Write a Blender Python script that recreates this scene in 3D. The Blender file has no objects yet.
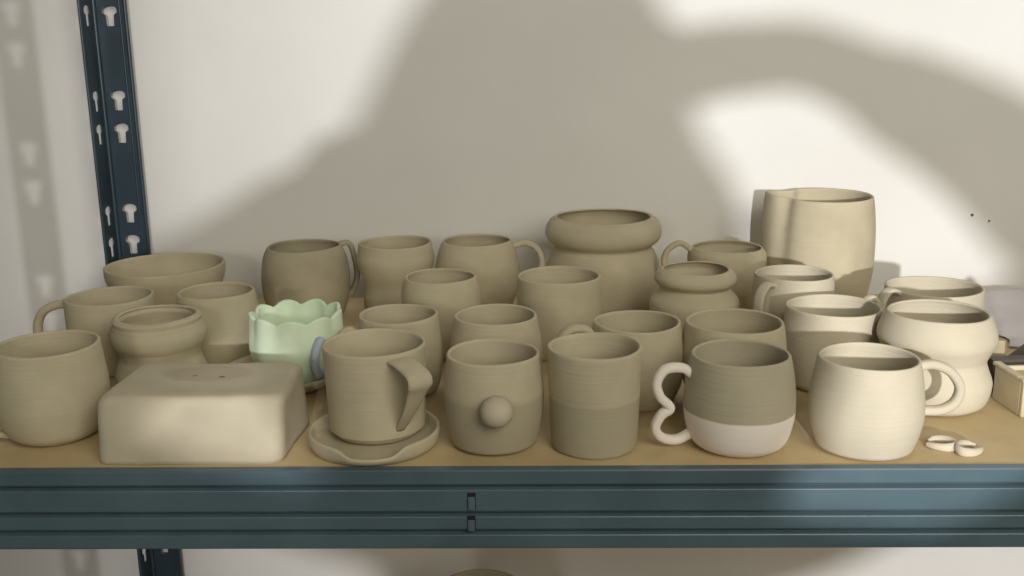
import bpy, bmesh, math, random
from mathutils import Vector, Matrix
random.seed(7)
C = bpy.context.scene.collection
PI = math.pi

# ------------------------------------------------------------------ camera model (metres; shelf top is z = 0, shelf front runs along x)
F, PITCH, ROLL, YAW, H = 1030.0, math.radians(13.7), math.radians(.8), math.radians(1.4), .36
CP, SP, CR, SR, CY, SY_ = math.cos(PITCH), math.sin(PITCH), math.cos(ROLL), math.sin(ROLL), math.cos(YAW), math.sin(YAW)
YF, YB, YW = .818, 1.425, 1.50         # front of the steel beam, back edge of the board, back wall

def cray(px, py):
    """direction of the sight line through an image point: (right, ahead, up) of the camera's ground frame"""
    x, y = px - 512, py - 288
    u, v = x*CR - y*SR, x*SR + y*CR
    return u, F*CP - v*SP, -F*SP - v*CP
def world(xc, yc):
    return xc*CY - yc*SY_, xc*SY_ + yc*CY
def on_z(px, py, z):
    """where that sight line meets height z, in the camera's ground frame"""
    u, f, d = cray(px, py); t = (z - H)/d
    return u*t, f*t
def on_yc(px, py, yc):
    u, f, d = cray(px, py); t = yc/f
    return u*t, H + d*t
def on_y(px, py, Y):
    """where it meets the vertical plane y = Y of the scene"""
    u, f, d = cray(px, py); x, y = world(u, f); t = Y/y
    return x*t, H + d*t
def on_zw(px, py, z):
    return world(*on_z(px, py, z))
def row_of(xc, yc, z):
    f = yc*CP - (z-H)*SP; v = -(yc*SP + (z-H)*CP)*F/f; u = xc*F/f
    return 288 - u*SR + v*CR
def dist(yc, z):
    return yc*CP - (z-H)*SP
def z_row(xc, yc, py):
    lo, hi = -.2, .4
    for _ in range(40):
        m = (lo+hi)/2
        if row_of(xc, yc, m) > py: lo = m
        else: hi = m
    return (lo+hi)/2

# ------------------------------------------------------------------ materials
def new_mat(name):
    m = bpy.data.materials.new(name); m.use_nodes = True
    nt = m.node_tree
    return m, nt, nt.nodes['Principled BSDF']

def noise_mix(nt, bsdf, c1, c2, scale, detail=4, lo=.35, hi=.65, coord='Object'):
    tc = nt.nodes.new('ShaderNodeTexCoord'); n = nt.nodes.new('ShaderNodeTexNoise')
    n.inputs['Scale'].default_value = scale; n.inputs['Detail'].default_value = detail
    nt.links.new(tc.outputs[coord], n.inputs['Vector'])
    r = nt.nodes.new('ShaderNodeValToRGB')
    r.color_ramp.elements[0].position = lo; r.color_ramp.elements[0].color = (*c1, 1)
    r.color_ramp.elements[1].position = hi; r.color_ramp.elements[1].color = (*c2, 1)
    nt.links.new(n.outputs['Fac'], r.inputs['Fac'])
    nt.links.new(r.outputs['Color'], bsdf.inputs['Base Color'])
    return tc, n, r

def clay_mat(name, c, var=.10, rough=.85, rings=.35, band=None):
    """leather hard / bone dry clay: mottled tone, fine grain, throwing rings; band = (z, tone below) for a darker or slipped lower part"""
    m, nt, b = new_mat(name)
    lo = tuple(v * (1 - var) for v in c); hi = tuple(v * (1 + var) for v in c)
    tc, n, ramp = noise_mix(nt, b, lo, hi, 22, 5, .3, .7)
    b.inputs['Roughness'].default_value = rough
    b.inputs['Specular IOR Level'].default_value = .25
    sep = nt.nodes.new('ShaderNodeSeparateXYZ'); nt.links.new(tc.outputs['Object'], sep.inputs[0])
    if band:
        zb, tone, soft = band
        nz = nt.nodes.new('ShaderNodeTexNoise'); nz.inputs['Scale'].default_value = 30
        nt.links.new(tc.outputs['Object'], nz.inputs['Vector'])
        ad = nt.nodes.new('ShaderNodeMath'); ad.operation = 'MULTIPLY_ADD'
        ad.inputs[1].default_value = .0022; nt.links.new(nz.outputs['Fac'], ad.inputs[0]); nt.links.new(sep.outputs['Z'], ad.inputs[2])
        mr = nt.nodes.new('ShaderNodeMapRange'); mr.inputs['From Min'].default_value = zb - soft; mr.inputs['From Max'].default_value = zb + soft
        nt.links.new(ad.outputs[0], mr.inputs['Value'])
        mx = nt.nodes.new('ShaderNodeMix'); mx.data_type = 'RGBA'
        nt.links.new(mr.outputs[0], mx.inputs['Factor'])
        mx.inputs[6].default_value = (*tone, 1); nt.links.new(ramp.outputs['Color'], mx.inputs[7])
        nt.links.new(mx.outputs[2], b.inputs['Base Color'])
    # relief: throwing rings + grain
    w = nt.nodes.new('ShaderNodeTexNoise'); w.inputs['Scale'].default_value = 1; w.inputs['Detail'].default_value = 2
    cmb = nt.nodes.new('ShaderNodeCombineXYZ')
    for ax, k in (('X', 5), ('Y', 5), ('Z', 330)):
        mm = nt.nodes.new('ShaderNodeMath'); mm.operation = 'MULTIPLY'; mm.inputs[1].default_value = k
        nt.links.new(sep.outputs[ax], mm.inputs[0]); nt.links.new(mm.outputs[0], cmb.inputs[ax])
    nt.links.new(cmb.outputs[0], w.inputs['Vector'])
    g = nt.nodes.new('ShaderNodeTexNoise'); g.inputs['Scale'].default_value = 420; g.inputs['Detail'].default_value = 3
    nt.links.new(tc.outputs['Object'], g.inputs['Vector'])
    b1 = nt.nodes.new('ShaderNodeBump'); b1.inputs['Strength'].default_value = rings; b1.inputs['Distance'].default_value = .0012
    b2 = nt.nodes.new('ShaderNodeBump'); b2.inputs['Strength'].default_value = .22; b2.inputs['Distance'].default_value = .0006
    nt.links.new(w.outputs['Fac'], b1.inputs['Height']); nt.links.new(g.outputs['Fac'], b2.inputs['Height'])
    nt.links.new(b1.outputs['Normal'], b2.inputs['Normal']); nt.links.new(b2.outputs['Normal'], b.inputs['Normal'])
    return m

CLAY = (.50, .445, .318)
M = {}
M['clay'] = clay_mat('grey_brown_clay', CLAY)
M['clay_dark'] = clay_mat('darker_clay', tuple(v * .80 for v in CLAY))  # darker copy of the base clay tone
M['clay_lit'] = clay_mat('lamplit_clay', (.54, .49, .38), .06)  # same clay, brightness of the lamplit right side mixed into its colour
M['clay_smooth'] = clay_mat('smooth_clay', (.50, .445, .335), .08, rings=.05)
M['slip'] = clay_mat('white_slip', (.82, .755, .69), .04, rings=.1)
M['green'] = clay_mat('pale_green_underglaze', (.70, .82, .63), .06, rough=.7, rings=.1)
M['blue'] = clay_mat('pale_blue_underglaze', (.46, .53, .64), .05, rough=.6, rings=.05)

def paint(name, c, rough):
    m, nt, b = new_mat(name)
    tc, n, r = noise_mix(nt, b, tuple(v * .85 for v in c), tuple(v * 1.15 for v in c), 9, 6)
    b.inputs['Roughness'].default_value = rough
    b.inputs['Specular IOR Level'].default_value = .5
    g = nt.nodes.new('ShaderNodeTexNoise'); g.inputs['Scale'].default_value = 180
    nt.links.new(tc.outputs['Object'], g.inputs['Vector'])
    bp = nt.nodes.new('ShaderNodeBump'); bp.inputs['Strength'].default_value = .06; bp.inputs['Distance'].default_value = .001
    nt.links.new(g.outputs['Fac'], bp.inputs['Height']); nt.links.new(bp.outputs['Normal'], b.inputs['Normal'])
    return m
M['steel'] = paint('blue_grey_painted_steel', (.075, .118, .142), .33)
M['steel_dark'] = paint('dark_blue_painted_steel', (.026, .046, .062), .36)
M['slit'] = paint('black_slot_shade', (.006, .008, .01), .7)  # flat black standing in for the shade inside the punched slots

def board_mat():
    m, nt, b = new_mat('tan_particle_board')
    tc, n, r = noise_mix(nt, b, (.50, .385, .205), (.60, .475, .27), 14, 8)
    b.inputs['Roughness'].default_value = .55
    g = nt.nodes.new('ShaderNodeTexNoise'); g.inputs['Scale'].default_value = 260; g.inputs['Detail'].default_value = 4
    nt.links.new(tc.outputs['Object'], g.inputs['Vector'])
    bp = nt.nodes.new('ShaderNodeBump'); bp.inputs['Strength'].default_value = .15; bp.inputs['Distance'].default_value = .001
    nt.links.new(g.outputs['Fac'], bp.inputs['Height']); nt.links.new(bp.outputs['Normal'], b.inputs['Normal'])
    return m
M['board'] = board_mat()

def wall_mat():
    m, nt, b = new_mat('white_painted_plaster')
    tc, n, r = noise_mix(nt, b, (.71, .70, .68), (.76, .752, .735), 3.5, 6)
    b.inputs['Roughness'].default_value = .8
    b.inputs['Specular IOR Level'].default_value = .2
    g = nt.nodes.new('ShaderNodeTexNoise'); g.inputs['Scale'].default_value = 16; g.inputs['Detail'].default_value = 6
    nt.links.new(tc.outputs['Object'], g.inputs['Vector'])
    bp = nt.nodes.new('ShaderNodeBump'); bp.inputs['Strength'].default_value = .18; bp.inputs['Distance'].default_value = .006
    nt.links.new(g.outputs['Fac'], bp.inputs['Height']); nt.links.new(bp.outputs['Normal'], b.inputs['Normal'])
    return m
M['wall'] = wall_mat()
def plain(name, c, rough=.6, var=.08, scale=40):
    m, nt, b = new_mat(name)
    noise_mix(nt, b, tuple(v * (1 - var) for v in c), tuple(v * (1 + var) for v in c), scale)
    b.inputs['Roughness'].default_value = rough
    return m
M['floor'] = plain('grey_concrete', (.32, .30, .27), .8, .12, 6)
M['sheet'] = plain('pale_lilac_plastic', (.66, .62, .64), .4, .03, 8)
M['cream'] = plain('cream_plastic', (.60, .53, .37), .55, .05)
M['dark_wood'] = plain('dark_brown_wood', (.055, .042, .030), .5, .2)
M['tan_wood'] = plain('tan_wood', (.40, .33, .20), .6, .12)
M['mark'] = plain('dark_mark', (.12, .11, .10), .8)
M['skin'] = plain('skin', (.55, .36, .27), .5, .04)
M['hair'] = plain('dark_hair', (.03, .022, .018), .5, .2)
M['shirt'] = plain('grey_knit', (.16, .16, .17), .9, .1)
M['trousers'] = plain('dark_denim', (.04, .05, .09), .9, .1)
M['eye'] = plain('dark_iris', (.05, .035, .03), .2)
M['lip'] = plain('lip', (.38, .14, .12), .5)
M['phone'] = plain('black_phone_casing', (.02, .02, .022), .3)

# ------------------------------------------------------------------ object helpers
def finish(name, bm, mat, parent=None, smooth=True, bevel=0, subd=0, autosmooth=None):
    me = bpy.data.meshes.new(name)
    bmesh.ops.recalc_face_normals(bm, faces=bm.faces)
    bm.to_mesh(me); bm.free()
    me.materials.append(mat)
    for p in me.polygons: p.use_smooth = smooth
    o = bpy.data.objects.new(name, me); C.objects.link(o)
    if bevel:
        b = o.modifiers.new('bevel', 'BEVEL'); b.width = bevel; b.segments = 3; b.limit_method = 'ANGLE'; b.angle_limit = math.radians(40)
    if subd:
        s = o.modifiers.new('subd', 'SUBSURF'); s.levels = subd; s.render_levels = subd
    if autosmooth:
        me.set_sharp_from_angle(angle=math.radians(autosmooth))
    if parent: o.parent = parent
    return o

def tag(o, label=None, cat=None, group=None, kind=None):
    if label: o['label'] = label
    if cat: o['category'] = cat
    if group: o['group'] = group
    if kind: o['kind'] = kind
    return o

def empty(name, loc, rz=0):
    o = bpy.data.objects.new(name, None); C.objects.link(o)
    o.empty_display_size = .03; o.location = loc; o.rotation_euler.z = rz
    return o

def add_box(bm, lo, hi):
    v = [bm.verts.new((x, y, z)) for x in (lo[0], hi[0]) for y in (lo[1], hi[1]) for z in (lo[2], hi[2])]
    for f in ((0,1,3,2), (4,6,7,5), (0,4,5,1), (2,3,7,6), (0,2,6,4), (1,5,7,3)):
        bm.faces.new([v[i] for i in f])

def catmull(pts, n=8):
    P = [Vector(p) for p in pts]; P = [2*P[0]-P[1]] + P + [2*P[-1]-P[-2]]
    out = []
    for i in range(1, len(P) - 2):
        for k in range(n):
            t = k / n; a, b, c, d = P[i-1:i+3]
            out.append(.5*((2*b) + (c-a)*t + (2*a-5*b+4*c-d)*t*t + (3*b-a-3*c+d)*t**3))
    out.append(P[-2]); return out

def resample_profile(pts, n=9):
    """pts: (r, z) from base to rim, smooth"""
    return [(max(.0005, v.x), v.y) for v in catmull([(p[0], p[1], 0) for p in pts], n)]

SEG = 72
def lathe(bm, prof, thick, floor_t=.006, fold=None, wob=.004, seed=0, rim_round=True):
    """vessel: outer wall follows prof (base -> rim), inner wall offset by thick, rounded rim; fold(az, z, zmax) -> (radius add, z add)"""
    rnd = random.Random(seed)
    ph = [rnd.uniform(0, 2*PI) for _ in range(4)]
    zmax = prof[-1][1]
    ring_pts = [(.0005, 0), (prof[0][0]*.5, 0)]
    # outside
    ring_pts += prof
    # rim bead; the wall thins towards the lip
    r1, z1 = prof[-1]
    th = lambda z: thick*(1 - .30*max(0, min(1, 1 - (z1 - z)/.018)))
    tr = th(z1); ring_pts += [(r1 - tr*.22, z1 + tr*.26), (r1 - tr*.78, z1 + tr*.26)]
    inner = [(r - th(z), z) for r, z in prof if z > floor_t + .004][::-1]
    ring_pts += inner
    rl, zl = inner[-1]
    ring_pts += [(rl*.93, floor_t + .001), (rl*.7, floor_t), (rl*.35, floor_t), (.0005, floor_t)]
    rows = []
    for r, z in ring_pts:
        row = []
        for k in range(SEG):
            a = 2*PI*k/SEG
            u = z / zmax
            rr = r * (1 + wob*u*(math.cos(2*a + ph[0]) + .6*math.cos(3*a + ph[1])))
            zz = z + (wob*.12*u*u*math.cos(a*2 + ph[2]) if z > zmax*.5 else 0) * 1
            if fold:
                dr, dz = fold(a, z, zmax); 
                if r > .004: rr += dr
                zz += dz
            row.append(bm.verts.new((rr*math.cos(a), rr*math.sin(a), zz)))
        rows.append(row)
    for i in range(len(rows) - 1):
        for k in range(SEG):
            bm.faces.new((rows[i][k], rows[i][(k+1) % SEG], rows[i+1][(k+1) % SEG], rows[i+1][k]))
    bm.faces.new(rows[0][::-1]); bm.faces.new(rows[-1])

def sweep(bm, path, w, t, side=None, ws=None, n=12, power=2.6):
    """rounded strap along a 3-D path; w = width across (along 'side'), t = thickness"""
    N = len(path); rows = []
    for i, p in enumerate(path):
        tan = (path[min(i+1, N-1)] - path[max(i-1, 0)]).normalized()
        s = Vector(side) if side is not None else Vector((0, 0, 1))
        s = (s - tan*s.dot(tan)).normalized(); nrm = tan.cross(s)
        k = ws(i/(N-1)) if ws else 1
        row = []
        for j in range(n):
            a = 2*PI*j/n; ca, sa = math.cos(a), math.sin(a)
            e = 2/power
            x = math.copysign(abs(ca)**e, ca); y = math.copysign(abs(sa)**e, sa)
            row.append(bm.verts.new(p + s*(x*w/2*k) + nrm*(y*t/2*(.5+.5*k))))
        rows.append(row)
    for i in range(N-1):
        for j in range(n):
            bm.faces.new((rows[i][j], rows[i][(j+1) % n], rows[i+1][(j+1) % n], rows[i+1][j]))
    bm.faces.new(rows[0][::-1]); bm.faces.new(rows[-1])

REG = {}
def vessel(key, name, label, cat, group, rim, place, prof, thick=.0042, mat='clay', handle=None, fold=None, seed=0,
           floor_t=.006, body_mat=None, lift=0, wob=.004, extra_parts=False):
    """rim = (column, row, half width) of the rim ellipse; place = rim height, or (column, row) of the foot's nearest point;
    prof = [(row, half width) ...] down the outside, last entry ('base', half width)"""
    px, py, hw = rim
    if isinstance(place, tuple):
        _, yc = on_z(place[0], place[1], lift)
        yc += prof[-1][1]*dist(yc, 0)/F*.97
        xc, zr = on_yc(px, py, yc)
    else:
        zr = place; xc, yc = on_z(px, py, zr)
    pts = [(hw*dist(yc, zr)/F, zr - lift)]
    for q, w in prof:
        z = lift if q == 'base' else z_row(xc, yc, q)
        pts.append((w*dist(yc, z)/F, z - lift))
    p = resample_profile(pts[::-1], 8)
    p = [(p[0][0]-.0022, 0), (p[0][0]-.0006, .0012)] + [q for q in p if q[1] > .0025]      # small foot chamfer
    bm = bmesh.new(); lathe(bm, p, thick, floor_t, fold, wob, seed)
    mt = body_mat or M[mat]
    def radius(z):
        for (ra, za), (rb, zb) in zip(p, p[1:]):
            if za <= z <= zb: return ra + (rb-ra)*(z-za)/max(1e-6, zb-za)
        return p[-1][0]
    x, y = world(xc, yc)
    REG[key] = dict(x=x, y=y, h=zr-lift, r=max(q[0] for q in p), radius=radius)
    if handle or extra_parts:
        root = empty(name, (x, y, lift), YAW)
        finish('body', bm, mt, root)
        if handle:
            hb = bmesh.new(); az = math.radians(handle['az'])
            d = Vector((math.cos(az), math.sin(az), 0)); s = Vector((-math.sin(az), math.cos(az), 0))
            if 'px' in handle:
                pl = []
                for qx, qy in handle['px']:
                    hx, hz = on_yc(qx, qy, yc); pl.append((abs(hx - xc)/abs(math.cos(az)), hz - lift))
            else: pl = handle['path']
            path = [d*r + Vector((0, 0, z)) for r, z in pl]
            for i in (0, -1):                                  # root both ends in the wall, never through it
                z = path[i].z; path[i] = d*(radius(z) - thick*.55) + Vector((0, 0, z))
            path = catmull(path, handle.get('n', 8))
            sweep(hb, path, handle.get('w', .014), handle.get('t', .008), s, handle.get('ws'), 14)
            finish('handle', hb, M[handle.get('mat', mat)], root)
        tag(root, label, cat, group)
        return root
    o = finish(name, bm, mt); o.location = (x, y, lift); o.rotation_euler.z = YAW
    tag(o, label, cat, group)
    return o

MUGS = 'unfired clay mugs drying on the shelf'
POTS = 'unfired clay cups and pots drying on the shelf'

# ================================================================== FRONT ROW
vessel('F1', 'mug', 'big round-bellied clay mug cut off by the picture edge, beside the slab dish', 'mug', MUGS,
       (46.5, 344, 50), (57, 447), [(360, 51.5), (385, 54), (405, 52.5), (425, 45.5), ('base', 33)], seed=1,
       handle=dict(az=-153, w=.017, t=.008, path=[(.045, .070), (.066, .0725), (.085, .058), (.081, .036), (.062, .017), (.036, .0065)],
                   ws=lambda t: 1 if t < .7 else 1 - .5*(t-.7)/.3))

# slab dish turned upside down
def slab_dish():
    bm = bmesh.new()
    z1 = .0605
    outline_b = [(-.387, .8325), (-.225, .8335), (-.219, .940), (-.386, .943)]
    outline_t = [(-.385, .8345), (-.2185, .8355), (-.2235, .940), (-.380, .943)]
    cx, cy = -.30, .89
    def ring(ol, rad, z, inset=0):
        pts = []
        n = len(ol)
        for i in range(n):
            p = Vector(ol[i]); a = Vector(ol[i-1]); b = Vector(ol[(i+1) % n])
            u = (a-p).normalized(); v = (b-p).normalized()
            p = p + (u+v)*inset
            s = p + u*rad; e = p + v*rad
            for k in range(7):
                t = k/6; pts.append((1-t)**2*s + 2*t*(1-t)*p + t*t*e)
        # densify straight sides
        out = []
        for i in range(len(pts)):
            a, b = pts[i], pts[(i+1) % len(pts)]
            m = 8 if i % 7 == 6 else 1
            for k in range(m): out.append(a + (b-a)*k/m)
        return [(p.x, p.y, z) for p in out]
    levels = []
    for i in range(13):
        t = i/12
        ol = [(b[0]+(a[0]-b[0])*t, b[1]+(a[1]-b[1])*t) for a, b in zip(outline_t, outline_b)]
        levels.append((ol, .014, z1*t*.86))
    rows = []
    for ol, rad, z in levels: rows.append(ring(ol, rad, z))
    for k in range(1, 6):                                 # soft top edge
        a = k/5*PI/2
        rows.append(ring(outline_t, .014, z1*.86 + z1*.14*math.sin(a), .0075*(1-math.cos(a))))
    for ins, dz in ((.014, .0003), (.024, .0), (.036, -.0008)): rows.append(ring(outline_t, .014, z1 + dz, ins))
    rnd = random.Random(4)
    ph = [rnd.uniform(0, 6.28) for _ in range(9)]
    vr = []
    for i, r in enumerate(rows):
        row = []
        for (x, y, z) in r:
            d = Vector((x-cx, y-cy, 0)).normalized()
            k = .0010*(math.sin(55*x + ph[0] + 40*z) + .8*math.sin(90*y + ph[1] + 70*z) + .7*math.sin(130*x - 60*z + ph[2]) + .5*math.sin(210*x + 120*z + ph[3]))
            if i < 1: k *= .6
            zz = z + (.0006*math.sin(48*x + ph[4]) + .0005*math.sin(75*y + ph[5]) if z > .02 else 0)
            row.append(bm.verts.new((x + d.x*k, y + d.y*k, max(0, zz))))
        vr.append(row)
    n = len(vr[0])
    for i in range(len(vr)-1):
        for j in range(n): bm.faces.new((vr[i][j], vr[i][(j+1) % n], vr[i+1][(j+1) % n], vr[i+1][j]))
    c = bm.verts.new((cx, cy, z1-.001))
    for j in range(n): bm.faces.new((vr[-1][j], vr[-1][(j+1) % n], c))
    bm.faces.new(vr[0][::-1])
    m = clay_mat('slab_clay', (.48, .43, .325), .07, rings=0)
    # damp patch and two pricked holes on the upper face
    nt = m.node_tree; b = nt.nodes['Principled BSDF']
    src = b.inputs['Base Color'].links[0].from_socket
    tc = nt.nodes.new('ShaderNodeTexCoord')
    def blob(center, rx, ry, soft, tone, src, warp=.006):
        mp = nt.nodes.new('ShaderNodeMapping'); mp.vector_type = 'POINT'
        mp.inputs['Scale'].default_value = (1/rx, 1/ry, 1/.012)
        mp.inputs['Location'].default_value = (-center[0]/rx, -center[1]/ry, -z1/.012)
        nz = nt.nodes.new('ShaderNodeTexNoise'); nz.inputs['Scale'].default_value = 60; nt.links.new(tc.outputs['Object'], nz.inputs['Vector'])
        sc = nt.nodes.new('ShaderNodeVectorMath'); sc.operation = 'MULTIPLY_ADD'; sc.inputs[1].default_value = (warp,)*3; off = nt.nodes.new('ShaderNodeVectorMath'); off.operation = 'SUBTRACT'; off.inputs[1].default_value = (.5,)*3; nt.links.new(nz.outputs['Color'], off.inputs[0])
        nt.links.new(off.outputs[0], sc.inputs[0]); nt.links.new(tc.outputs['Object'], sc.inputs[2])
        nt.links.new(sc.outputs[0], mp.inputs['Vector'])
        ln = nt.nodes.new('ShaderNodeVectorMath'); ln.operation = 'LENGTH'; nt.links.new(mp.outputs[0], ln.inputs[0])
        mr = nt.nodes.new('ShaderNodeMapRange'); mr.inputs['From Min'].default_value = 1-soft; mr.inputs['From Max'].default_value = 1+soft
        nt.links.new(ln.outputs['Value'], mr.inputs['Value'])
        mx = nt.nodes.new('ShaderNodeMix'); mx.data_type = 'RGBA'; mx.inputs[6].default_value = (*tone, 1)
        nt.links.new(mr.outputs[0], mx.inputs['Factor']); nt.links.new(src, mx.inputs[7]); return mx.outputs[2]
    px_, py_ = on_zw(208, 373, z1)
    src = blob((px_, py_), .041, .021, .12, (.41, .36, .27), src, .008)
    src = blob(on_zw(195, 375, z1), .0022, .0016, .4, (.16, .13, .09), src, 0)
    src = blob(on_zw(222, 376, z1), .0030, .0018, .4, (.08, .065, .05), src, 0)
    nt.links.new(src, b.inputs['Base Color'])
    o = finish('slab_dish', bm, m)
    tag(o, 'rectangular hand-built clay slab dish lying upside down at the shelf front', 'dish', POTS)
slab_dish()

# cup on a saucer with a spoon notch
def saucer(name, label, x, y, R, h, notch=None, mat='clay', floor=.005, flare=False):
    bm = bmesh.new()
    prof = [(.0005, 0), (R*.5, 0), (R*.86, 0), (R*.95, .0015), (R*.985, h*.4), (R, h*.85), (R*.995, h), (R*.97, h*1.07), (R*.94, h), (R*.925, h*.7), (R*.90, floor+.0015), (R*.85, floor), (R*.5, floor*.9), (.0005, floor*.9)]
    if flare: prof = [(.0005, 0), (R*.45, 0), (R*.62, .001), (R*.78, h*.35), (R*.93, h*.75), (R, h), (R*.985, h*1.1), (R*.95, h), (R*.88, h*.78), (R*.74, h*.42), (R*.60, floor), (R*.3, floor*.9), (.0005, floor*.9)]
    rows = []
    for r, z in prof:
        row = []
        for k in range(96):
            a = 2*PI*k/96
            zz, rr = z, r
            if notch and z > floor:
                d = abs((a - notch[0] + PI) % (2*PI) - PI)
                f = 1/(1+math.exp((d - notch[1])*18))
                zz = z - (z - floor*.8)*f*notch[2]
                rr = r + R*.03*f
            row.append(bm.verts.new((rr*math.cos(a), rr*math.sin(a), zz)))
        rows.append(row)
    for i in range(len(rows)-1):
        for k in range(96): bm.faces.new((rows[i][k], rows[i][(k+1) % 96], rows[i+1][(k+1) % 96], rows[i+1][k]))
    bm.faces.new(rows[0][::-1]); bm.faces.new(rows[-1])
    o = finish(name, bm, M[mat]); o.location = (x, y, 0); o.rotation_euler.z = YAW
    tag(o, label, 'saucer', 'clay saucers under cups')
    return o
saucer('saucer', 'clay saucer with a dip in its front rim under the straight-sided cup', -.149, .882, .0600, .0155, (math.radians(-86), .42, .62))
vessel('F3', 'cup', 'straight-sided clay cup with angular strap handle standing on the notched saucer', 'cup', MUGS,
       (374, 343, 51.5), (370, 443), [(360, 50.5), (400, 48.5), (421, 47.5), (424, 46), (432, 38), ('base', 33)], seed=3, lift=.0047,
       handle=dict(az=-55, w=.024, t=.0055, n=6, path=[(.045, .0805), (.058, .0800), (.0745, .0770), (.0815, .0735), (.0825, .0675), (.0765, .0590), (.063, .0390), (.046, .014)],
                   ws=lambda t: (1 if t < .6 else 1 - .62*(t-.6)/.4)))

# ball-nosed cup
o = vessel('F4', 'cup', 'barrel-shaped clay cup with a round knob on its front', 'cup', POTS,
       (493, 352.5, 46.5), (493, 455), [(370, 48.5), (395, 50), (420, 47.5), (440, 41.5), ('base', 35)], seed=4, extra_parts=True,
       body_mat=clay_mat('clay_with_darker_lower_half', CLAY, band=(.052, tuple(v*.80 for v in CLAY), .003)))  # lower half is a darker tone of the same clay
kb = bmesh.new(); bmesh.ops.create_uvsphere(kb, u_segments=32, v_segments=20, radius=.0142)
for v in kb.verts: v.co.x *= 1.02; v.co.z *= .98
kn = finish('knob', kb, M['clay_smooth'], o); kn.location = (.003, -REG['F4']['radius'](.049) - .0075, .049)

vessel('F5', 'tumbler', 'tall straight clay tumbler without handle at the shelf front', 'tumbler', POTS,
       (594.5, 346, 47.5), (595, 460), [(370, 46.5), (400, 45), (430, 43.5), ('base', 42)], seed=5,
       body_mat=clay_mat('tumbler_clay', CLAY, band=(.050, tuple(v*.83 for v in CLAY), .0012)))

vessel('F6', 'mug', 'clay mug with white slip on its lower third and a heart-shaped handle', 'mug', MUGS,
       (741, 353.5, 49), (741, 458), [(370, 52.5), (395, 55), (415, 54), (435, 48), ('base', 38)], seed=6,
       body_mat=clay_mat('clay_dipped_in_white_slip', (.44, .395, .295), .07, band=(.0375, (.86, .785, .72), .0006)),
       handle=dict(az=186, w=.0105, t=.0085, n=7, mat='slip', px=[(695, 372), (681, 366), (664, 367), (655.5, 380), (659, 394), (669, 405), (660, 412), (654, 424), (660, 434), (675, 437), (697, 430)]))

vessel('F7', 'mug', 'rounded clay mug with an oval ring handle at the right of the front row', 'mug', MUGS,
       (869, 357, 49), (870, 459), [(375, 52.5), (400, 55.5), (418, 54.5), (436, 49.5), (449, 43), ('base', 36)], seed=7, mat='clay_lit',
       handle=dict(az=-4, w=.011, t=.0085, px=[(916, 365), (932, 363), (948, 370), (957, 385), (952, 400), (938, 408), (917, 409)]))

# ================================================================== SECOND ROW
vessel('M1', 'gourd_pot', 'double-bulged clay pot with thick rolled rim behind the slab dish', 'pot', POTS,
       (157, 315.5, 41.5), .084, [(317, 43), (320.5, 42.5), (324, 44), (331, 46.8), (339, 45.5), (347, 41), (354, 39), (361, 41), (373, 44.5), ('base', 37)], seed=8, thick=.008)
vessel('M5', 'mug', 'round clay mug behind the cup with the angular handle', 'mug', MUGS,
       (398.5, 314, 39.5), .084, [(325, 40.5), (345, 42.5), (365, 42), (385, 38), ('base', 31)], seed=9,
       handle=dict(az=186, w=.011, t=.007, px=[(361, 333), (350, 328), (340, 335), (337, 350), (345, 364), (362, 370)]))
vessel('M7', 'cup', 'open clay cup directly behind the knobbed cup', 'cup', POTS,
       (495.5, 315, 41.5), .085, [(325, 43), (345, 46), (365, 46), (385, 42), ('base', 34)], seed=10)
vessel('M9', 'mug', 'rounded clay mug behind and right of the tall straight tumbler', 'mug', MUGS,
       (637, 321.5, 43.5), .083, [(332, 45), (355, 47), (380, 45), ('base', 36)], seed=11,
       handle=dict(az=188, w=.013, t=.008, px=[(597, 335), (584, 327), (568, 328), (557, 343), (562, 363), (596, 374)]))
vessel('M10', 'cup', 'wide clay cup right behind the heart-handled mug', 'cup', POTS,
       (734.5, 321.5, 48.5), .084, [(332, 50.5), (355, 52), (380, 49), ('base', 38)], seed=12)
vessel('M14', 'mug', 'cylindrical clay mug behind the front mug with the ring handle', 'mug', MUGS,
       (833.5, 306, 46.5), .083, [(320, 47), (350, 47.5), (380, 46), ('base', 43)], seed=13, mat='clay_lit',
       handle=dict(az=32, w=.011, t=.007, path=[(.045, .078), (.060, .083), (.070, .070), (.066, .045), (.045, .032)]))
vessel('M17', 'gourd_pot', 'double-bulged clay pot behind the two little clay curls', 'pot', POTS,
       (938.5, 312, 49), (940, 416.5), [(318, 52), (328, 55.5), (337, 56), (348, 51), (356, 48), (364, 50), (378, 54.5), (396, 50), ('base', 38)], seed=14, thick=.005, mat='clay_lit')

# ================================================================== THIRD ROW
vessel('M2', 'mug', 'low clay mug with an arched handle sticking out to the left', 'mug', MUGS,
       (109, 296, 42), .085, [(308, 42.5), (330, 42), (350, 38), ('base', 31)], seed=15,
       handle=dict(az=180, w=.012, t=.0095, px=[(70, 304), (56, 305), (43, 312), (38, 326), (42, 344), (58, 354), (72, 355)]))
vessel('M3', 'cup', 'small plain clay cup between the rolled-rim pot and the green cup', 'cup', POTS,
       (216, 291, 37.5), .086, [(302, 39.5), (318, 41), (335, 39), (350, 34), ('base', 27)], seed=16)

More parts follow.
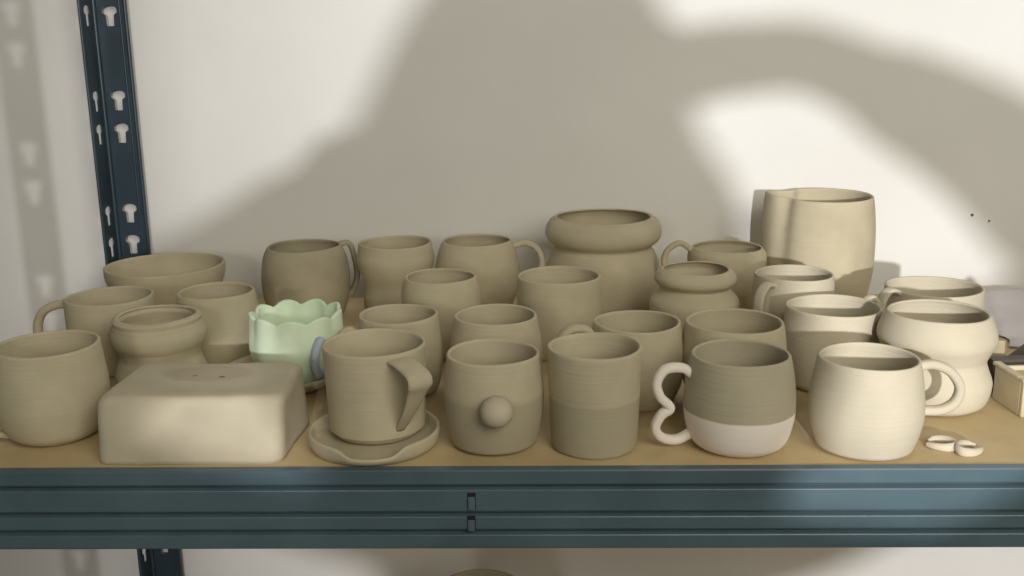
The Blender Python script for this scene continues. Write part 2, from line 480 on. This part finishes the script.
# scalloped green cup on a saucer
saucer('saucer', 'clay saucer under the pale green scalloped cup', -.270, 1.043, .066, .019, flare=True)
def scallop(a, z, zm):
    u = max(0, (z/zm - .62)/.38)
    c = abs(math.cos(4.5*a + .5))**.75
    return (.0022*u*(c - .5) + .0008*math.cos(9*a+1)*min(1, z/zm*2), .0062*u*u*(c - .55))
g = vessel('M4', 'cup', 'pale green cup with a scalloped wavy rim', 'cup', POTS,
       (296, 313, 45), .079, [(325, 45.5), (342, 47), (358, 44), (370, 37), ('base', 28)], seed=17, mat='green', thick=.006, fold=scallop, lift=.0046, extra_parts=True)
hb = bmesh.new()
pr = REG['M4']['radius']; a0 = math.radians(-47)
A = Vector((math.cos(a0), math.sin(a0), 0))
side = Vector((math.sin(a0), -math.cos(a0), 0))*-1
pth = [A*(pr(.052)-.003) + Vector((0, 0, .052)), A*(pr(.05)+.008) + Vector((-.008, 0, .055)), A*(pr(.04)+.016) + Vector((-.017, 0, .046)),
       A*(pr(.03)+.018) + Vector((-.019, 0, .033)), A*(pr(.022)+.013) + Vector((-.012, 0, .021)), A*(pr(.018)-.003) + Vector((0, 0, .018))]
sweep(hb, catmull(pth, 8), .011, .0085, Vector((.5, -.85, 0)), None, 14)
tag(finish('handle', hb, M['blue'], g), 'pale blue curled handle')

vessel('M6', 'cup', 'small ball-shaped clay cup standing between the two handleless cups in mid shelf', 'cup', POTS,
       (440.5, 276.5, 35.5), .092, [(282, 37.5), (292, 39.5), (305, 39), (325, 34.5), ('base', 29)], seed=18)
vessel('M8', 'cup', 'straight clay cup in front of the biggest wide-mouthed pot', 'cup', POTS,
       (559, 275.5, 41.5), .092, [(285, 42), (310, 42), (335, 40), ('base', 36)], seed=19)
vessel('M11', 'gourd_pot', 'small clay pot with two ring-shaped bulges behind the wide cup', 'pot', POTS,
       (695.5, 269, 34.5), .094, [(271, 37.5), (276, 40.5), (281, 39.5), (285.5, 34.5), (288, 34), (291, 36.5), (298, 43), (307, 44.5), (320, 43), (335, 39), ('base', 32)], seed=20, thick=.005)
vessel('M13', 'mug', 'clay mug with its strap handle facing the viewer, in front of the pitcher', 'mug', MUGS,
       (794, 273.5, 38.5), .09, [(285, 39.5), (310, 40), (330, 38), ('base', 34)], seed=21, mat='clay_lit',
       handle=dict(az=-137, w=.0125, t=.006, path=[(.04, .083), (.056, .0855), (.0685, .075), (.070, .052), (.058, .036), (.04, .030)]))
vessel('M16', 'mug', 'wide low clay mug with a strap handle, nearest the plastic sheet', 'mug', MUGS,
       (934, 286.5, 46.5), .081, [(298, 47), (320, 47), (340, 44), ('base', 38)], seed=22, mat='clay_lit',
       handle=dict(az=-158, w=.014, t=.006, path=[(.048, .079), (.064, .083), (.074, .070), (.073, .048), (.062, .03), (.045, .026)]))

# ================================================================== BACK ROW
vessel('B1', 'bowl', 'wide clay bowl in front of the blue upright', 'bowl', POTS,
       (165, 264.5, 58), .068, [(275, 57), (292, 51), (308, 43), ('base', 30)], seed=23, thick=.0055)
vessel('B2', 'mug', 'dark barrel-shaped clay mug right behind the green cup', 'mug', MUGS,
       (304, 246, 36.5), .094, [(256, 41), (275, 43.5), (295, 42), ('base', 36)], seed=24, mat='clay_dark',
       handle=dict(az=24, w=.012, t=.007, path=[(.05, .092), (.061, .092), (.068, .07), (.070, .045), (.062, .026), (.045, .02)]))
vessel('B3', 'cup', 'waisted clay cup standing in the back row beside the dark barrel mug', 'cup', POTS,
       (395, 242.5, 36.5), .097, [(250, 37.5), (259, 38.8), (270, 36), (281, 32), (288, 31.8), (297, 33.5), ('base', 31)], seed=25)
vessel('B4', 'mug', 'round clay mug with ring handle on its right, left of the biggest pot', 'mug', MUGS,
       (477, 240.5, 34.5), .097, [(250, 38.5), (268, 42), (288, 40), ('base', 32)], seed=26, mat='clay',
       handle=dict(az=2, w=.011, t=.0085, px=[(514, 246), (526, 243), (538, 250), (542, 264), (536, 276), (517, 284)]))
vessel('B5', 'wide_mouthed_pot', 'biggest wide clay pot with a bulging collar under its rim', 'pot', POTS,
       (603.5, 217, 49.5), .124, [(220, 54), (226, 57.5), (233, 58), (239, 55), (243.5, 49.5), (247, 48.5), (251, 51), (262, 55.5), (280, 58), (300, 55), ('base', 42)], seed=27, thick=.0065)
vessel('M12', 'mug', 'clay mug with a raised loop handle on its left, beside the pitcher', 'mug', MUGS,
       (727, 247, 35), .092, [(253, 38.5), (265, 38), (285, 33), ('base', 26)], seed=28,
       handle=dict(az=180, w=.010, t=.0075, px=[(694, 250), (680, 243), (668, 250), (664, 262), (670, 275), (690, 281)]))
def spout(a, z, zm):
    d = abs((a - math.radians(164) + PI) % (2*PI) - PI)
    u = min(1, max(0, z/zm)); k = (.45 + .55*u**1.3)*min(1, u*6)
    return (.0095*k*max(0, 1 - d/.62)**1.15 - .0085*k*math.exp(-((d - .78)/.20)**2), .0035*max(0, 1 - d/.6)*max(0, u-.8)/.2)
vessel('PI', 'pitcher', 'tall clay pitcher with a pinched pouring spout standing at the back', 'pitcher', POTS,
       (822.5, 195.5, 49), .1465, [(210, 51), (235, 52.5), (265, 52), (285, 49), ('base', 45)], seed=29, mat='clay', thick=.005, fold=spout)

# ================================================================== SMALL THINGS AT THE RIGHT
def curl(name, label, px, py, rot, mirror):
    x, Y = on_zw(px, py, 0)
    bm = bmesh.new()
    path = catmull([(-.011, .004, .0045), (-.006, .0085, .006), (.003, .0085, .0065), (.010, .004, .006), (.011, -.003, .0055), (.004, -.007, .005), (-.005, -.006, .0045), (-.012, -.002, .004)], 6)
    sweep(bm, [Vector((p.x*mirror, p.y, p.z)) for p in path], .0085, .0052, Vector((0, .25, 1)), lambda t: .55 + .45*math.sin(PI*min(1, max(0, t))), 12, 2.1)
    o = finish(name, bm, M['clay_lit']); o.location = (x, Y, 0); o.rotation_euler.z = rot
    zmin = min(v.co.z for v in o.data.vertices); o.location.z = -zmin
    tag(o, label, 'clay scrap', 'curled clay scraps')
curl('clay_curl', 'little curled clay scrap lying closer to the ring-handled mug', 941, 448, math.radians(-22), 1)
curl('clay_curl', 'little curled clay scrap lying away from the mug, nearer the shelf front', 969, 453, math.radians(24), -1)

def cream_holder():
    x0, Y0 = .461, .936
    root = empty('plastic_tray', (x0, Y0, 0), math.radians(4))
    bm = bmesh.new(); h = .035
    # open-topped box with a notch cut from the foot of its front
    W, D, t = .085, .055, .005
    outer = [(0, 0), (W, 0), (W, D), (0, D)]
    add_box(bm, (0, 0, 0), (.016, t, h)); add_box(bm, (.016, 0, .009), (W, t, h)); add_box(bm, (0, t, 0), (t, D, h))
    add_box(bm, (W-t, t, 0), (W, D, h)); add_box(bm, (t, D-t, 0), (W-t, D, h)); add_box(bm, (t, t, .009), (W-t, D-t, .012))
    finish('box', bm, M['cream'], root, False, .0014)
    bm = bmesh.new()
    add_box(bm, (-.002, -.002, h), (.022, .007, h+.004)); add_box(bm, (-.002, .007, h), (.006, D+.002, h+.004))
    finish('rim_lip', bm, M['cream'], root, False, .0016)
    tag(root, 'cream box with notched foot cut off by the right end of the shelf', 'box')
cream_holder()
def stick(name, label, p, q, w, t, mat, cat, prism=False):
    bm = bmesh.new()
    p, q = Vector(p), Vector(q)
    d = (q-p).normalized(); s = d.cross(Vector((0, 0, 1))).normalized(); u = s.cross(d)
    path = [p + (q-p)*k/6 for k in range(7)]
    sweep(bm, path, w, t, s, lambda k: 1 - .12*k, 12, 5)
    o = finish(name, bm, M[mat], autosmooth=40)
    c = (p+q)/2
    for v in o.data.vertices: v.co -= Vector((c.x, c.y, 0))
    o.location = (c.x, c.y, 0)
    zmin = min((v.co.z for v in o.data.vertices)); o.location.z = max(0, -zmin) if zmin < 0 else 0
    tag(o, label, cat)
    return o
stick('wooden_block', 'small upright tan wooden offcut beside the right-hand double-bulged pot', (.486, 1.052, .0), (.4875, 1.055, .042), .017, .013, 'tan_wood', 'offcut')
stick('wooden_strip', 'dark brown wooden strip lying low behind the cream box', (.464, 1.02, .017), (.62, 1.03, .017), .02, .034, 'dark_wood', 'wooden strip')
stick('ribbed_tool', 'dark ribbed tool raised behind the cream box', (.506, 1.06, .012), (.59, 1.08, .070), .022, .012, 'dark_wood', 'tool')

def sheet():
    bm = bmesh.new(); n, m = 40, 20
    x0, x1, y0, y1 = .55, .95, 1.16, 1.42
    rows = []
    for j in range(m+1):
        row = []
        for i in range(n+1):
            x = x0 + (x1-x0)*i/n; y = y0 + (y1-y0)*j/m
            w = min(1, i/6)*min(1, j/4)
            z = .0016 + .0035*w*abs(math.sin(31*x + 9*y))*abs(math.sin(22*y - 6*x)) + .001*abs(math.sin(95*y + 20*x))
            row.append(bm.verts.new((x + .012*math.sin(9*y*6), y + .006*math.sin(40*x), z)))
        rows.append(row)
    for j in range(m):
        for i in range(n): bm.faces.new((rows[j][i], rows[j][i+1], rows[j+1][i+1], rows[j+1][i]))
    o = finish('plastic_sheet', bm, M['sheet'])
    s = o.modifiers.new('thick', 'SOLIDIFY'); s.thickness = .0012; s.offset = 0
    tag(o, 'crinkled pale lilac plastic sheet lying flat at the back right of the shelf', 'plastic sheet')
sheet()

# ================================================================== SHELVING
ZF = -1.10                                   # floor
BX0, BX1 = -.575, 1.05
def profile_mesh(name, prof, x0, x1, mat, y0, parent=None):
    bm = bmesh.new()
    for a in (x0, x1): pass
    L = [bm.verts.new((x0, y0 - d, z)) for d, z in prof]; R = [bm.verts.new((x1, y0 - d, z)) for d, z in prof]
    n = len(prof)
    for i in range(n):
        bm.faces.new((L[i], R[i], R[(i+1) % n], L[(i+1) % n]))
    bm.faces.new(L); bm.faces.new(R[::-1])
    o = finish(name, bm, mat, parent, False, .0004)
    return o
BEAM = [(-.004, .0006), (-.001, .0003), (0, -.001), (0, -.0125), (-.002, -.0145), (-.006, -.0160), (-.0062, -.0166), (-.0008, -.0182), (-.0005, -.0190),
        (-.0005, -.0375), (-.0022, -.0395), (-.0062, -.0410), (-.0064, -.0416), (-.0008, -.0432), (-.0004, -.0440), (-.0004, -.0545), (-.0022, -.0565), (-.0062, -.0580), (-.0064, -.0586), (-.0006, -.0602), (0, -.0610),
        (0, -.072), (-.001, -.0735), (-.024, -.0735), (-.024, -.0715), (-.008, -.0715), (-.008, -.0155), (-.004, -.0155+.0005)]
BEAM = BEAM[:-2] + [(-.0075, -.0715), (-.0075, .0012)]
def shelf_level(ztop, label_b, label_f, with_tabs):
    root = empty('shelf_beam', (0, 0, ztop))
    profile_mesh('rail', BEAM, BX0+.012, BX1, M['steel'], YF, root)
    if with_tabs:
        for pz in (-.0285, -.0495):
            h = .0078 if pz > -.04 else .0066
            x = on_y(471.5, 498 if pz > -.04 else 525, YF)[0]
            bm = bmesh.new(); add_box(bm, (x-.0036, YF-.0002, pz-h), (x+.0036, YF+.0035, pz+h))
            s = finish('punched_slot', bm, M['slit'], root, False); s['label'] = 'punched slot, its shade painted black'
            bm = bmesh.new()
            v = [(x-.003, YF-.0003, pz+h*.55), (x+.003, YF-.0003, pz+h*.55), (x+.003, YF-.0022, pz-h*.95), (x-.003, YF-.0022, pz-h*.95)]
            vs = [bm.verts.new(q) for q in v] + [bm.verts.new((q[0], q[1]+.0012, q[2])) for q in v]
            for f in ((0,1,2,3), (7,6,5,4), (0,4,5,1), (1,5,6,2), (2,6,7,3), (3,7,4,0)): bm.faces.new([vs[i] for i in f])
            finish('tongue', bm, M['steel'], s, False, .0004)
    tag(root, label_f, 'shelf beam')
    bm = bmesh.new(); add_box(bm, (-.604, YF+.0085, -.018), (BX1, YB, 0))
    b = finish('shelf_board', bm, M['board'], None, False, .0008); b.location.z = ztop
    tag(b, label_b, 'shelf board')
    # rear rail, carries the board at the back
    return root
shelf_level(0, 'tan particle board shelf carrying all the clay pots', 'blue-grey ribbed steel beam along the front of the pots', True)

def upright(name, label, x, y, facex, sidey, zlo=ZF, zhi=1.0):
    """L-shaped slotted post: corner at (x, y), one flange along +/-x, one along +/-y"""
    wf, ws_, th = .0455, .045, .002
    pieces = bmesh.new()
    def flange(width, holew, stemw):
        cu = bpy.data.curves.new('tmp', 'CURVE'); cu.dimensions = '2D'; cu.fill_mode = 'BOTH'; cu.extrude = th/2
        def spl(pts):
            s = cu.splines.new('POLY'); s.points.add(len(pts)-1); s.use_cyclic_u = True
            for p, q in zip(s.points, pts): p.co = (q[0], q[1], 0, 1)
        spl([(0, zlo), (width, zlo), (width, zhi), (0, zhi)])
        c = width*.5
        per, z = .1635, .2415 - 8*.1635
        while z < zhi - .06:
            for dz in (0, .0465):
                zz = z + dz
                if zz < zlo + .03: continue
                pts = []
                for k in range(13):                      # rounded wide head
                    a = PI*k/12
                    pts.append((c + holew/2*math.cos(a)*(1 if abs(math.cos(a)) < .9 else 1), zz + .0055*math.sin(a)))
                pts += [(c - holew/2, zz - .004), (c - stemw/2 - .0006, zz - .0075), (c - stemw/2, zz - .0225), (c + stemw/2, zz - .0225), (c + stemw/2 + .0006, zz - .0075), (c + holew/2, zz - .004)]
                spl(pts)
            z += per
        ob = bpy.data.objects.new('tmp', cu); C.objects.link(ob)
        dg = bpy.context.evaluated_depsgraph_get()
        me = bpy.data.meshes.new_from_object(ob.evaluated_get(dg))
        bpy.data.objects.remove(ob); bpy.data.curves.remove(cu)
        return me
    me = flange(wf, .0215, .011)
    for v in me.vertices:
        a, b, c = v.co; v.co = (x + facex*a, y + c, b)
    pieces.from_mesh(me)
    me2 = flange(ws_, .021, .010)
    for v in me2.vertices:
        a, b, c = v.co; v.co = (x + c, y + sidey*a, b)
    pieces.from_mesh(me2)
    def bead(bx, by, r):
        for zz in (zlo, zhi): pass
        ring = [[pieces.verts.new((bx + r*math.cos(2*PI*k/10), by + r*math.sin(2*PI*k/10), zz)) for k in range(10)] for zz in (zlo, zhi)]
        for k in range(10): pieces.faces.new((ring[0][k], ring[0][(k+1) % 10], ring[1][(k+1) % 10], ring[1][k]))
        pieces.faces.new(ring[0][::-1]); pieces.faces.new(ring[1])
    bead(x + facex*wf, y, .0028); bead(x + facex*.0022, y + sidey*.0022, .0034); bead(x, y + sidey*ws_, .0022); bead(x + facex*(wf-.0075), y + sidey*.001, .0016)
    o = finish(name, pieces, M['steel_dark'], None, True, autosmooth=40)
    for v in o.data.vertices: v.co -= Vector((x, y, zlo))
    o.location = (x, y, zlo)
    tag(o, label, 'shelf upright')
    bpy.data.meshes.remove(me); bpy.data.meshes.remove(me2)
upright('shelf_upright', 'dark blue slotted steel upright rising behind the clay bowl', -.619, 1.484, 1, -1)
upright('shelf_upright', 'front slotted steel upright whose shadow falls on the wall at left', -.609, YF-.002, 1, 1)

# pot on the level below, its rim just reaching into view
LZ = -.545
bm = bmesh.new(); add_box(bm, (-.604, YF+.0085, -.018), (BX1, YB, 0))
o = finish('shelf_board', bm, M['board'], None, False, .0008); o.location.z = LZ; tag(o, 'lower tan particle board shelf under the steel beam', 'shelf board')
bm = bmesh.new(); lathe(bm, resample_profile([(.05, 0), (.075, .05), (.08, .11), (.066, .160), (.064, .185)], 8), .006)
o = finish('wide_mouthed_pot', bm, M['clay_dark']); Yp = 1.235
o.location = (on_y(480, 590, Yp)[0], Yp, LZ); tag(o, 'clay pot on the level below, only its rim peeping up under the steel beam', 'pot')

# ================================================================== ROOM
bm = bmesh.new(); add_box(bm, (-3.2, YW, ZF), (3.2, YW+.12, 1.9))
o = finish('wall_back', bm, M['wall'], None, False); tag(o, kind='structure')
bm = bmesh.new(); add_box(bm, (-3.2, -4.2, ZF-.1), (3.2, YW+.12, ZF))
o = finish('floor', bm, M['floor'], None, False); tag(o, kind='structure')
for px, py, r in ((972, 215, .0022), (989, 221, .0016)):  # two small dark dots on the plaster
    nx, z = on_y(px, py, YW); bm = bmesh.new(); bmesh.ops.create_uvsphere(bm, u_segments=12, v_segments=8, radius=r)
    o = finish('speck', bm, M['mark']); o.location = (nx, YW-.0004, z)
    tag(o, 'tiny dark nail in the wall, the lower of two' if px < 980 else 'tiny dark nail in the wall, the one nearer the room corner', 'speck', 'specks on the wall')

# ------------------------------------------------------------------ the photographer, standing behind the camera (only the shadow is seen)
def skin_body(name, nodes, edges, mat, parent=None, root=0, subd=2):
    """nodes = {key: ((x, y, z), radius)}; one continuous skinned surface"""
    keys = list(nodes); me = bpy.data.meshes.new(name)
    me.from_pydata([nodes[k][0] for k in keys], [(keys.index(a), keys.index(b)) for a, b in edges], [])
    o = bpy.data.objects.new(name, me); C.objects.link(o)
    sk = o.modifiers.new('skin', 'SKIN'); sk.use_smooth_shade = True
    for i, k in enumerate(keys):
        r = nodes[k][1]; v = me.skin_vertices[0].data[i]
        v.radius = r if isinstance(r, tuple) else (r, r); v.use_root = (i == root)
    ss = o.modifiers.new('subd', 'SUBSURF'); ss.levels = subd; ss.render_levels = subd
    dg = bpy.context.evaluated_depsgraph_get()
    nm = bpy.data.meshes.new_from_object(o.evaluated_get(dg))
    bpy.data.objects.remove(o)
    nm.materials.clear(); nm.materials.append(mat)
    for p in nm.polygons: p.use_smooth = True
    r = bpy.data.objects.new(name, nm); C.objects.link(r)
    if parent: r.parent = parent
    return r
def person():
    PX, PY = .075, -.40
    root = empty('person', (PX, PY, ZF))
    def L(x, y, z): return (x - PX, y - PY, z - ZF)
    N = {'pelvis': (L(.075, -.44, -.32), (.15, .105)), 'waist': (L(.075, -.43, -.15), (.125, .095)), 'chest': (L(.075, -.42, .05), (.15, .105)), 'collar': (L(.075, -.41, .175), (.10, .07)),
         'neck': (L(.072, -.39, .25), .052), 'jaw': (L(.068, -.345, .325), .058), 'face': (L(.066, -.345, .39), .077), 'crown': (L(.066, -.36, .45), .082), 'top': (L(.066, -.365, .50), .06),
         'nose': (L(.066, -.262, .408), .006)}
    E = [('pelvis', 'waist'), ('waist', 'chest'), ('chest', 'collar'), ('collar', 'neck'), ('neck', 'jaw'), ('jaw', 'face'), ('face', 'crown'), ('crown', 'top'), ('face', 'nose')]
    def limb(chain, start):
        prev = start
        for k, p, r in chain:
            N[k] = (L(*p), r); E.append((prev, k)); prev = k
    for sd, pts in (('r', dict(sh=(.275, -.41, .135), el=(.507, -.33, .300), fa=(.414, -.25, .399), wr=(.276, -.17, .462), pm=(.180, -.10, .452))),
                    ('l', dict(sh=(-.115, -.41, .170), el=(-.290, -.31, .240), fa=(-.190, -.22, .300), wr=(-.105, -.14, .370), pm=(-.132, -.07, .362)))):
        limb([(sd+'sh', pts['sh'], .060), (sd+'el', pts['el'], .052), (sd+'fa', pts['fa'], .040), (sd+'wr', pts['wr'], .030), (sd+'pm', pts['pm'], (.036, .02))], 'collar')
        g = -1 if sd == 'r' else 1
        px, py, pz = pts['pm']
        for i in range(4):
            zz = pz + .026 - .017*i
            a = (px + g*.022, py + .028, zz); b = (px + g*.045, py + .040 , zz - .002); c = (px + g*(.062 - .004*abs(i-1)), py + .030, zz - .004)
            limb([(f'{sd}f{i}a', a, .0095), (f'{sd}f{i}b', b, .0085), (f'{sd}f{i}c', c, .0075)], sd+'pm')
        limb([(sd+'t1', (px + g*.02, py - .012, pz - .030), .012), (sd+'t2', (px + g*.045, py - .006, pz - .034), .0095)], sd+'pm')
    for sd, g in (('r', 1), ('l', -1)):
        limb([(sd+'hip', (.075 + g*.085, -.44, -.34), .088), (sd+'kn', (.075 + g*.10, -.42, -.70), .056), (sd+'an', (.075 + g*.105, -.45, ZF+.075), .038), (sd+'toe', (.075 + g*.12, -.30, ZF+.036), (.034, .036))], 'pelvis')
    skin_body('body', N, E, M['skin'], root, list(N).index('pelvis'))
    # hair, long to the shoulders
    lv = [(.563, .066, .012), (.555, .066, .050), (.535, .066, .074), (.500, .064, .094), (.455, .060, .112), (.420, .057, .130), (.385, .057, .152), (.345, .056, .160), (.300, .057, .146), (.255, .060, .122), (.215, .062, .108), (.185, .062, .088), (.172, .062, .050)]
    hb = bmesh.new(); rows = []
    for z, cx, rx in [(v.z, v.x, v.y) for v in catmull([(cx, rx, z) for z, cx, rx in lv], 3)]:
        row = []
        ry = min(.088, rx*1.05)
        for k in range(48):
            a = 2*PI*k/48; wv = 1 + .035*math.sin(9*a + 14*z) + .02*math.sin(17*a - 25*z)
            row.append(hb.verts.new(L(cx + rx*wv*math.cos(a), -.418 + ry*wv*math.sin(a) - .02*max(0, .4 - z), z)))
        rows.append(row)
    for r0_, r1_ in zip(rows, rows[1:]):
        for k in range(48): hb.faces.new((r0_[k], r0_[(k+1) % 48], r1_[(k+1) % 48], r1_[k]))
    hb.faces.new(rows[0][::-1]); hb.faces.new(rows[-1])
    finish('hair', hb, M['hair'], root)
    sh = {k: (v[0], tuple(q*1.06 + .011 for q in (v[1] if isinstance(v[1], tuple) else (v[1],)*2))) for k, v in N.items() if k in ('waist', 'chest', 'collar', 'pelvis', 'rsh', 'lsh', 'rel', 'lel', 'rfa', 'lfa')}
    sh['pelvis'] = (L(.075, -.432, -.275), (.170, .140))
    for sd in 'rl':
        e, w_ = Vector(N[sd+'fa'][0]), Vector(N[sd+'wr'][0]); sh[sd+'cuff'] = (tuple(e + (w_-e)*.8), (.036, .036))
    skin_body('shirt', sh, [('pelvis', 'waist'), ('waist', 'chest'), ('chest', 'collar'), ('collar', 'rsh'), ('collar', 'lsh'), ('rsh', 'rel'), ('lsh', 'lel'), ('rel', 'rfa'), ('lel', 'lfa'), ('rfa', 'rcuff'), ('lfa', 'lcuff')], M['shirt'], root, 0, 2)
    tr = {'belt': (L(.075, -.43, -.205), (.150, .122)), 'seat': (L(.075, -.44, -.30), (.150, .125))}
    for sd, g in (('r', 1), ('l', -1)):
        tr[sd+'th'] = (L(.075 + g*.088, -.44, -.42), (.092, .098)); tr[sd+'kn'] = (L(.075 + g*.10, -.42, -.70), .070); tr[sd+'an'] = (L(.075 + g*.105, -.45, ZF+.085), .056)
    skin_body('trousers', tr, [('belt', 'seat'), ('seat', 'rth'), ('seat', 'lth'), ('rth', 'rkn'), ('lth', 'lkn'), ('rkn', 'ran'), ('lkn', 'lan')], M['trousers'], root, 0, 2)
    for g in (-1, 1):
        eb = bmesh.new(); bmesh.ops.create_uvsphere(eb, u_segments=16, v_segments=10, radius=.0115)
        finish('eye', eb, M['eye'], root).location = L(.066 + g*.031, -.281, .440)
    mb = bmesh.new(); bmesh.ops.create_uvsphere(mb, u_segments=20, v_segments=10, radius=1)
    for v in mb.verts: v.co = (v.co.x*.024, v.co.y*.006, v.co.z*.0075 - .004*(v.co.x)**2*0)
    finish('mouth', mb, M['lip'], root).location = L(.066, -.283, .372)
    tag(root, 'long-haired person in a grey knit, one hand at a phone, other arm raised', 'person')
    bm = bmesh.new(); add_box(bm, (-.074, -.0045, -.036), (.074, .0035, .036))
    ph = finish('phone', bm, M['phone'], None, False, .003)
    ph.location = (.012, -.035, .36); ph.rotation_euler = (-PITCH, 0, YAW)
    tag(ph, 'black phone held level in front of the photographer', 'phone')
person()

# ================================================================== LIGHT
def spot(name, loc, target, energy, radius, size, blend, col):
    l = bpy.data.lights.new(name, 'SPOT'); l.energy = energy; l.shadow_soft_size = radius
    l.spot_size = math.radians(size); l.spot_blend = blend; l.color = col
    o = bpy.data.objects.new(name, l); C.objects.link(o); o.location = loc
    o.rotation_euler = (Vector(target) - Vector(loc)).to_track_quat('-Z', 'Y').to_euler()
    return o
LAMP = (.13, -2.3, .63)
spot('room_lamp', LAMP, (.68, 1.5, .1), 415, .035, 51, 1, (1, .985, .985))
def area(name, loc, target, energy, size, col):
    l = bpy.data.lights.new(name, 'AREA'); l.energy = energy; l.size = size; l.color = col
    o = bpy.data.objects.new(name, l); C.objects.link(o); o.location = loc
    o.rotation_euler = (Vector(target) - Vector(loc)).to_track_quat('-Z', 'Y').to_euler()
    return o
area('second_lamp', (-.65, -2.2, .8), (-.55, 1.5, .1), 12, .4, (1, .96, .88))
area('side_fill', (.80, -.90, 1.15), (0, 1.1, 0), 29, 1.2, (1, .95, .80))  # added soft fill from the right, no fixture stands there
w = bpy.data.worlds.new('room_glow'); bpy.context.scene.world = w; w.use_nodes = True
w.node_tree.nodes['Background'].inputs[0].default_value = (1.0, .955, .80, 1)
w.node_tree.nodes['Background'].inputs[1].default_value = .09

# ================================================================== CAMERA
cd = bpy.data.cameras.new('camera'); cam = bpy.data.objects.new('camera', cd); C.objects.link(cam)
cd.sensor_width = 36; cd.lens = F/1024*36; cd.clip_start = .01
cam.location = (0, 0, H)
r0 = Vector((CY, SY_, 0)); fw = Vector((-SY_*CP, CY*CP, -SP)); u0 = r0.cross(fw)
rx = r0*CR - u0*SR; ux = r0*SR + u0*CR
cam.rotation_euler = Matrix((rx, ux, -fw)).transposed().to_euler()
sc = bpy.context.scene; sc.camera = cam
sc.view_settings.view_transform = 'Standard'; sc.view_settings.look = 'None'
sc.view_settings.gamma = 1; sc.view_settings.use_curve_mapping = False; sc.view_settings.exposure = .03
